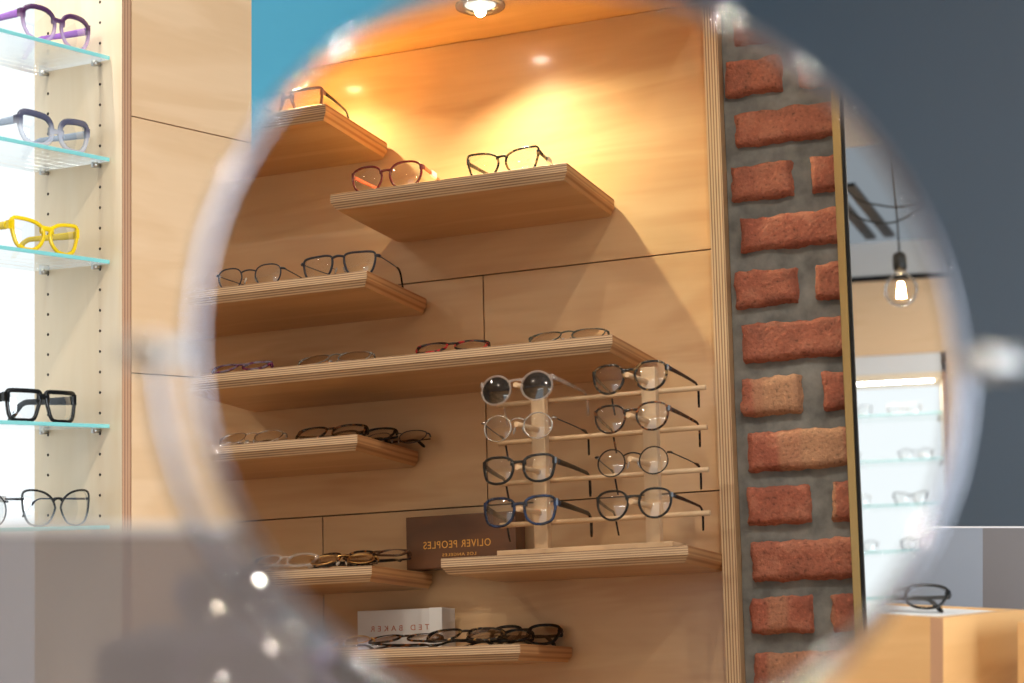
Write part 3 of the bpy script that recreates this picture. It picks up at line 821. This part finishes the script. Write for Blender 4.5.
LA = ('topmost glass shelf left of the round mirror, under a purple pair', 'glass shelf second from top, under a grey crystal pair', 'glass shelf under the yellow pair',
      'glass shelf under the heavy black square pair', 'lowest glass shelf on the left, just above the grey acrylic screen')
for z, l in zip(SA, LA): glass_shelf(l, -.998, -.0212, z, None)
SB = (.955, .785, .620, .450, .280, .110)
LB = ('top', 'second', 'third', 'fourth', 'fifth', 'sixth')
for z, l in zip(SB, LB): glass_shelf('%s glass shelf from the top in the cabinet seen in the tall mirror' % l, -2.928, -1.882, z, 'glass shelves in the tall mirror')
for nm, x0, x1, e in (('cabinet_strip', -1.0, -.02, 4.5), ('cabinet_strip_far', -2.93, -1.88, 5)):
    wxx, wyy = W(CAB, (x0 + x1) / 2, .05)
    l = bpy.data.lights.new(nm, 'AREA'); l.shape = 'RECTANGLE'; l.size = x1 - x0 - .06; l.size_y = .03; l.energy = e; l.color = (1, .95, .86)
    o = bpy.data.objects.new(nm, l); C.objects.link(o); place(o, CAB, ((x0 + x1) / 2, .05, ZT - .024)); o.rotation_euler = (0, 0, CAB[1])
# plywood cladding, fascia
def clad(label, x0, x1, z0, z1, y0=0.0, y1=.018, mat=None):
    bm = NB(); box(bm, x0 + .0009, x1 - .0009, y0, y1, z0 + .0009, z1 - .0009, .0005)
    o = obj('plywood_wall_panel', bm, mat or M['cab']); place(o, CAB, (0, 0, 0)); tag(o, label, 'wall panel'); return o
clad('upper pale plywood wall panel between the lit cabinet and the turquoise wall', .0006, .2736, .5785, 1.17)
clad('middle pale plywood wall panel, left behind the round mirror', .0006, .2736, .180, .5785)
clad('lower pale plywood wall panel behind the grey acrylic screen', .0006, .2736, -1.34, .180)
clad('plywood panel between the two lit cabinets', -1.860, -1.0195, -1.34, 1.17)
clad('plywood panel beyond the second lit cabinet', -4.9, -2.950, -1.34, 1.17)
bm = NB(); box(bm, -.001 + .0006, .2736, .018, .03, -1.34, 1.17); o = struct('trim_3', bm, M['gap'], CAB)
clad('long plywood fascia over the lit cabinets, seen in the tall mirror', -4.9, .2736, 1.17, 1.45, -.004, .22)
bm = NB(); box(bm, -4.9, .2736, -.012, .02, 1.45, 1.468); struct('trim_4', bm, M['blackmetal'], CAB)
bm = NB(); box(bm, -4.9, .2736, .0, .25, 1.468, 1.60); struct('trim_5', bm, M['whitepaint'], CAB)
bm = NB(); box(bm, -2.93, -1.88, -.001, .012, 1.10, 1.17); struct('trim_6', bm, M['white'], CAB)

# glasses in the left cabinet
def cabpair(x, y, z, label, **k): return spectacles(label, CAB, (x, y, z), **k)
cabpair(-.106, .046, SA[0], 'purple acetate pair fading to clear, on the topmost glass shelf', kind='panto', w=.053, h=.044, dbl=.018, rim=.0052, fm='purple', tm='violet', th=.0075, brow=.45, depth=.0045, bh=.0055)
cabpair(-.110, .046, SA[1], 'grey crystal geometric pair on a glass shelf, clear at the bridge', kind='geo', w=.053, h=.038, dbl=.020, rim=.0072, fm='greyclear', tm='bluecrystal', th=.0075, brow=.3, depth=.005, bridge_z=0)
cabpair(-.128, .046, SA[2], 'bright yellow acetate pair on a glass shelf', kind='cat', w=.052, h=.040, dbl=.018, rim=.0056, fm='yellow', th=.0078, depth=.005, bh=.006)
cabpair(-.135, .046, SA[3], 'heavy black square acetate pair on a glass shelf', kind='square', w=.055, h=.038, dbl=.015, rim=.0052, fm='black', th=.0085, depth=.005, bridge_z=.33, bh=.0075, brow=.25, tipm='black')
cabpair(-.106, .046, SA[4], 'large thin black butterfly pair on the lowest glass shelf, left of the mirror', kind='butterfly', w=.058, h=.050, dbl=.012, rim=.0024, fm='blackfade', tm='gunmetal', th=.0022, brow=.3, depth=.003, tag_part=True)
cabpair(-.262, .046, SA[4], 'round silver wire pair cut by the left edge of the photo', kind='round', w=.050, h=.047, dbl=.020, rim=.0022, metal=True, fm='gunmetal', tm='silver')
# glasses in the cabinet seen in the tall mirror
kinds = [('slim', 'gunmetal', True), ('panto', 'silver', True), ('round', 'goldwire', True), ('soft', 'black', False)]
desc = [('round silver wire pair on the top reflected glass shelf', 0, -2.02, 'round', 'silver', True), ('slim dark metal pair beside it on the top reflected glass shelf, nearer the brass frame', 0, -2.20, 'slim', 'gunmetal', True),
        ('round gunmetal pair on the second reflected glass shelf', 1, -1.985, 'round', 'gunmetal', True), ('thin silver pair on the second reflected glass shelf', 1, -2.25, 'panto', 'silver', True),
        ('black cat-eye pair on the third reflected glass shelf', 2, -2.01, 'cat', 'black', False), ('silver pair nearest the brass frame on the third reflected glass shelf', 2, -2.22, 'slim', 'silver', True),
        ('black round pair on the fourth reflected glass shelf', 3, -1.99, 'round', 'black', False), ('gunmetal pair nearest the brass frame on the fourth reflected glass shelf', 3, -2.20, 'panto', 'gunmetal', True)]
for l, si, x, kd, mt, me in desc:
    cabpair(x, .06, SB[si], l, kind=kd, w=.052, h=.042, dbl=.018, rim=.003 if not me else .0022, metal=me, fm=mt)

# ------------------------------------------------------------ pendant, cables and ceiling vent (seen in the tall mirror)
t = thing('pendant_bulb', 'bare round filament bulb hanging on a black flex', 'pendant lamp', ROOM, (-.432, .210, 1.056))
bm = NB(); prof = [(0, -.0475)]
for k in range(1, 15):
    a = -PI / 2 + k * (PI * .80) / 15; prof.append((.0475 * math.cos(a), .0475 * math.sin(a)))
prof += [(.020, .046), (.0135, .056), (.013, .062)]
lathe(bm, prof, 32); obj('glass_globe', bm, M['bulbglass'], t, True)
bm = NB(); lathe(bm, [(0, .112), (.006, .110), (.016, .104), (.0195, .096), (.0195, .062), (.0165, .056), (0, .056)], 24); obj('lamp_holder', bm, M['blackplastic'], t, True)
bm = NB()
for k in range(6):
    a = k * PI / 3; tube(bm, [(.006 * math.cos(a), .006 * math.sin(a), .022), (.013 * math.cos(a + .3), .013 * math.sin(a + .3), -.022)], .0007, 5)
obj('filament', bm, emission('hot_filament', (1, .62, .28, 1), 160), t)
bm = NB(); tube(bm, [(0, 0, .05), (0, 0, .02)], .003, 8); obj('filament_stem', bm, M['bulbglass'], t)
bm = NB(); tube(bm, [(0, 0, .11), (.004, -.004, .2), (.012, -.016, .35), (.010, -.02, .543)], .0026, 8); obj('flex', bm, M['blackplastic'], t)
for k, P in enumerate((((-.60, -.02, 1.50), (-.501, .092, 1.351), (-.484, .116, 1.322), (-.457, .154, 1.304), (-.409, .22, 1.293), (-.33, .33, 1.33), (-.2, .5, 1.45)),
          ((-.60, -.02, 1.42), (-.503, .093, 1.294), (-.477, .131, 1.262), (-.445, .176, 1.249), (-.409, .222, 1.261), (-.33, .33, 1.34), (-.22, .46, 1.46)))):
    P = [(P[0][0] - .06, P[0][1] - .07, 1.6)] + list(P) + [(P[-1][0] + .08, P[-1][1] + .09, 1.6)]
    bm = NB(); tube(bm, catmull(P, 6, False), .0026, 8)
    o = obj('ceiling_cable', bm, M['blackplastic']); o.location.z = H
    tag(o, ('upper' if k == 0 else 'lower') + ' of the two black cables swagged from the ceiling beside the bulb', 'cable')
t = thing('linear_ceiling_vent', 'long dark slotted vent in a pale ceiling panel above the pendant bulb', 'ceiling vent', ROOM, (-1.41, .835, 1.597), rz=math.atan2(.53, -.505))
bm = NB(); box(bm, -.75, .75, -.22, .22, 0, .003); obj('ceiling_plate', bm, emission('diffuse_ceiling_panel', (.8, .9, 1, 1), .28), t, label='softly lit pale panel')
for y in (0, .068):
    bm = NB(); box(bm, -.37, .37, y - .019, y + .019, -.012, 0, .002); obj('slot', bm, M['blackmetal'], t)

# ------------------------------------------------------------ table mirror
mc = Vector((0.02634, 0.62097, 0.04454))
vA, vB = Vector((-0.12172, -0.02122, 0.05008)), Vector((0.04573, 0.01623, 0.11804))      # half axes of the slightly oval glass, both in the mirror plane
nrm = Vector((.19500501, -.9790236, .0590409)).normalized()
CTOP = -.37
t = thing('round_table_mirror', 'large round tilting table mirror with a thin chrome rim, in the foreground', 'mirror', ROOM, mc)
lA, lB = vA.length, vB.length
def mpt(a, dr, dn): return vA * (math.cos(a) * (1 + dr / lA)) + vB * (math.sin(a) * (1 + dr / lB)) + nrm * dn
def mring(bm, prof, seg=180, closed=True):
    rings = [[mpt(2 * PI * i / seg, r, z) for r, z in prof] for i in range(seg)]
    if closed: return loft(bm, rings, closed_path=True)
bm = NB(); n_ = 180
ctr = bm.verts.new((0, 0, 0)); R = [bm.verts.new(mpt(2 * PI * i / n_, -.0018, 0)) for i in range(n_)]
for i in range(n_): bm.faces.new((ctr, R[i], R[(i + 1) % n_]))
obj('mirror_glass', bm, M['mirror'], t)
bm = NB(); mring(bm, [(-.0019, .0004), (-.0016, .0016), (-.0003, .0022), (.0010, .0017), (.0017, .0004), (.0017, -.0040), (.0008, -.0052), (-.0012, -.0052), (-.0024, -.0042), (-.0024, -.0012)])
obj('chrome_rim', bm, M['chrome'], t, True)
bm = NB(); ctr = bm.verts.new(nrm * -.0052); R = [bm.verts.new(mpt(2 * PI * i / n_, -.0016, -.0052)) for i in range(n_)]
for i in range(n_): bm.faces.new((ctr, R[i], R[(i + 1) % n_]))
obj('back_plate', bm, M['steel'], t)
# yoke: lower half ring carrying two pivots, then a stem and foot
xv = Vector((math.cos(math.radians(11.25)), math.sin(math.radians(11.25)), 0)); yv = Vector((0, 0, 1))
def on_rim(d):      # distance from the centre to the rim along a direction of the mirror plane
    u, w = d.dot(vA) / lA / lA, d.dot(vB) / lB / lB
    return 1 / math.hypot(u, w)
gap = .0075
bm = NB(); pts = []
for k in range(61):
    a = PI + k * PI / 60; d = xv * math.cos(a) + yv * math.sin(a); dm = (d - nrm * d.dot(nrm)).normalized(); pts.append(d * (on_rim(dm) + gap - .0046 * math.cos(a)))
tube(bm, pts, .0028, 10); obj('yoke', bm, M['chrome'], t, True)
Ry = -pts[30].z; rx_ = on_rim((xv - nrm * xv.dot(nrm)).normalized())
for s in (-1, 1):
    bm = NB(); tube(bm, [xv * s * (rx_ + .001), xv * s * (rx_ + .008), xv * s * (rx_ + .0085), xv * s * (rx_ + .0125), xv * s * (rx_ + .013), xv * s * (rx_ + .022), xv * s * (rx_ + .023)], [.0030, .0030, .0055, .0055, .0042, .0050, .0035], 20); obj('pivot_knob', bm, M['steel'], t, True)
bm = NB(); tube(bm, [(0, 0, -Ry), (0, 0, -Ry - .06), (0, 0, CTOP - mc.z + .02)], [.006, .005, .007], 20); obj('stem', bm, M['chrome'], t, True)
bm = NB(); lathe(bm, [(0, .020), (.010, .019), (.03, .012), (.07, .007), (.082, .004), (.083, 0), (0, 0)], 64, c=(0, 0, CTOP - mc.z)); obj('foot', bm, M['chrome'], t, True)

# ------------------------------------------------------------ counter, acrylic screen
t = thing('shop_counter', 'white counter below the picture that carries the round table mirror', 'counter', ROOM, (-.05, .98, -H))
bm = NB(); box(bm, -.55, .55, -.50, .40, 0, H + CTOP - .03, .003); obj('cabinet_body', bm, M['cab'], t)
bm = NB(); box(bm, -.57, .57, -.52, .42, H + CTOP - .03, H + CTOP, .003); obj('worktop', bm, M['white'], t)
t = thing('acrylic_counter_screen', 'blurred smoky acrylic screen in the left foreground, below the glass shelves', 'screen', ROOM, (-.30, .86, CTOP), rz=.03)
bm = NB(); hh = -CTOP - .0165; box(bm, -.30, .205, 0, .006, 0, hh - .004, .001); obj('panel', bm, M['acrylic'], t)
bm = NB(); box(bm, -.30, .205, -.001, .007, hh - .004, hh, .0012); obj('top_edge', bm, M['acrylicedge'], t, label='bright polished top edge')
bm = NB(); box(bm, -.30, .205, -.02, .03, 0, .012, .002); obj('base_rail', bm, M['steel'], t)
t = thing('display_riser', 'pale two-step riser blurred behind the smoky acrylic screen', 'riser', ROOM, (-.06, .99, CTOP))
bm = NB(); box(bm, -.16, .12, -.02, .13, 0, -CTOP - .082, .003); obj('upper_step', bm, M['riser'], t)
bm = NB(); box(bm, -.13, .12, -.11, -.0205, 0, -CTOP - .116, .003); obj('lower_step', bm, M['riser'], t)
settle(spectacles('folded navy pair on the upper step, blurred behind the smoky acrylic screen', ROOM, (-.125, 1.035, -.07), kind='soft', w=.054, h=.040, dbl=.018, rim=.006, fm='navy', th=.008, lm='sunlens', fold=True, tl=.13, rx=-.9), H - .0822)
settle(spectacles('folded dark plum pair on the lower step, blurred behind the smoky acrylic screen', ROOM, (-.105, .925, -.09), kind='soft', w=.054, h=.040, dbl=.018, rim=.006, fm='plum', tm='navy', th=.008, lm='sunlens', fold=True, tl=.13, rx=-.9), H - .1162)

# ------------------------------------------------------------ plywood plinth at the lower right
def plinth(label, corner, ang, la, lb, top):
    t = thing('plywood_plinth', label, 'plinth', ROOM, (corner[0], corner[1], -H), rz=ang)
    h = H + top; T = .018
    bm = NB(); box(bm, 0, la, 0, T, 0, h)                    # right-hand face
    for f in bm.faces:
        f.normal_update(); f.material_index = 1 if f.normal.x < -.9 else 0
    obj('right_face', bm, [M['plinth'], M['cabedge']], t)
    bm = NB(); box(bm, 0, T, T, lb, 0, h); obj('left_face', bm, [wood('plinth_veneer_left', srgb(226, 186, 130), srgb(208, 162, 106), 'y', .4, .2, off=11)], t)
    bm = NB(); box(bm, la - T, la, T, lb, 0, h); obj('far_face', bm, M['plinth'], t)
    bm = NB(); box(bm, T, la - T, lb - T, lb, 0, h); obj('back_face', bm, M['plinth'], t)
    bm = NB(); box(bm, T, la - T, T, lb - T, h - .022, h - .002); obj('white_top', bm, M['white'], t)
    return t
ang = math.radians(47)
plinth('plywood plinth with a white top carrying a folded black pair, lower right', (.538, 2.294), ang, .215, .36, -.161)
plinth('neighbouring plywood plinth cut by the right edge of the photo', (.633, 2.300), ang - PI / 2, .30, .22, -.166)
bl = spectacles('folded black pair lying on the white-topped plinth', ROOM, (.507, 2.425, -.16), kind='soft', w=.050, h=.040, dbl=.018, rim=.0034, fm='black', fold=True, tl=.13, rx=-.85, rz=-.5)
settle(bl, H - .163)
t = thing('grey_acrylic_riser', 'grey acrylic backboard with a thin bright top edge behind the plywood plinth', 'screen', ROOM, (.80, 2.78, -H))
bm = NB(); box(bm, -.30, -.088, 0, .012, 0, H - .059); obj('reflection_board', bm, pbr('reflection_toned_board', srgb(118, 124, 134), .35), t, label='part of the backboard coloured pale blue-grey like a reflection')  # paler tone puts the reflection in the acrylic into the colour
bm = NB(); box(bm, -.088, .40, 0, .012, 0, H - .059); obj('dark_board', bm, pbr('dark_grey_board', srgb(96, 91, 91), .3), t, label='darker grey board')
bm = NB(); box(bm, -.30, .40, -.001, .013, H - .059, H - .0565); obj('top_edge', bm, M['acrylicedge'], t)

# ------------------------------------------------------------ shop ceiling lights
spots = [(.35, -.55), (-1.1, -1.4), (-.2, 1.55), (1.5, .4), (-2.0, -2.6), (-.75, .95), (1.7, 2.1), (-.6, -2.6), (-1.6, -.4), (.9, 1.3), (.05, -1.05), (.75, -.45)]  # last two are unseen fill lamps added to brighten the shelf bay
for i, (x, y) in enumerate(spots):
    downlight('recessed ceiling downlight of the shop, two of the set added as fill, out of the picture', ROOM, x, y, 1.5995, r=.05, col=(1, .88, .70, 1), st=1300, group='shop ceiling downlights', watts=(29 if i not in (0, 10, 11) else 9), cone=2.3, tgt=(0, 0, -1), colr=(1, .92, .82))

def area(name, loc, tgt, size, energy, col, sy=None):
    l = bpy.data.lights.new(name, 'AREA'); l.energy = energy; l.color = col; l.size = size
    if sy: l.shape = 'RECTANGLE'; l.size_y = sy
    o = bpy.data.objects.new(name, l); C.objects.link(o); o.location = loc
    o.rotation_euler = (Vector(tgt) - Vector(loc)).to_track_quat('-Z', 'Y').to_euler(); return o
# daylight through the shop window (light enters at the opening)
wx, wy = W(BAY, -1.68, 2.94)
ix, iy = W(BAY, -1.68, 0.0)
area('window_daylight', (wx, wy, 1.45), (ix, iy, 1.2), 2.35, 95, (.86, .93, 1.0), 2.1)

wd = bpy.data.worlds.new('World'); S.world = wd; wd.use_nodes = True
bg = wd.node_tree.nodes['Background']; bg.inputs[0].default_value = (.72, .85, 1, 1); bg.inputs[1].default_value = 1.6

# ------------------------------------------------------------ camera
cd = bpy.data.cameras.new('Camera'); cam = bpy.data.objects.new('Camera', cd); C.objects.link(cam)
cam.location = (0, 0, H); cam.rotation_euler = (PI / 2, 0, 0)
cd.sensor_width = 36; cd.lens = 1838 / 1024 * 36; cd.shift_y = (489 - 341.5) / 1024
cd.clip_start = .02
cd.dof.use_dof = True; cd.dof.focus_distance = 3.05; cd.dof.aperture_fstop = cd.lens / 15.4
S.camera = cam
S.view_settings.view_transform = 'Standard'; S.view_settings.look = 'None'; S.view_settings.gamma = 1
S.view_settings.exposure = 0.33
try: S.view_settings.use_curve_mapping = False
except Exception: pass
cy = S.cycles
cy.max_bounces = 16; cy.glossy_bounces = 8; cy.transparent_max_bounces = 32; cy.diffuse_bounces = 5
cy.caustics_reflective = False; cy.caustics_refractive = False
cy.use_denoising = True; cy.sample_clamp_indirect = 300
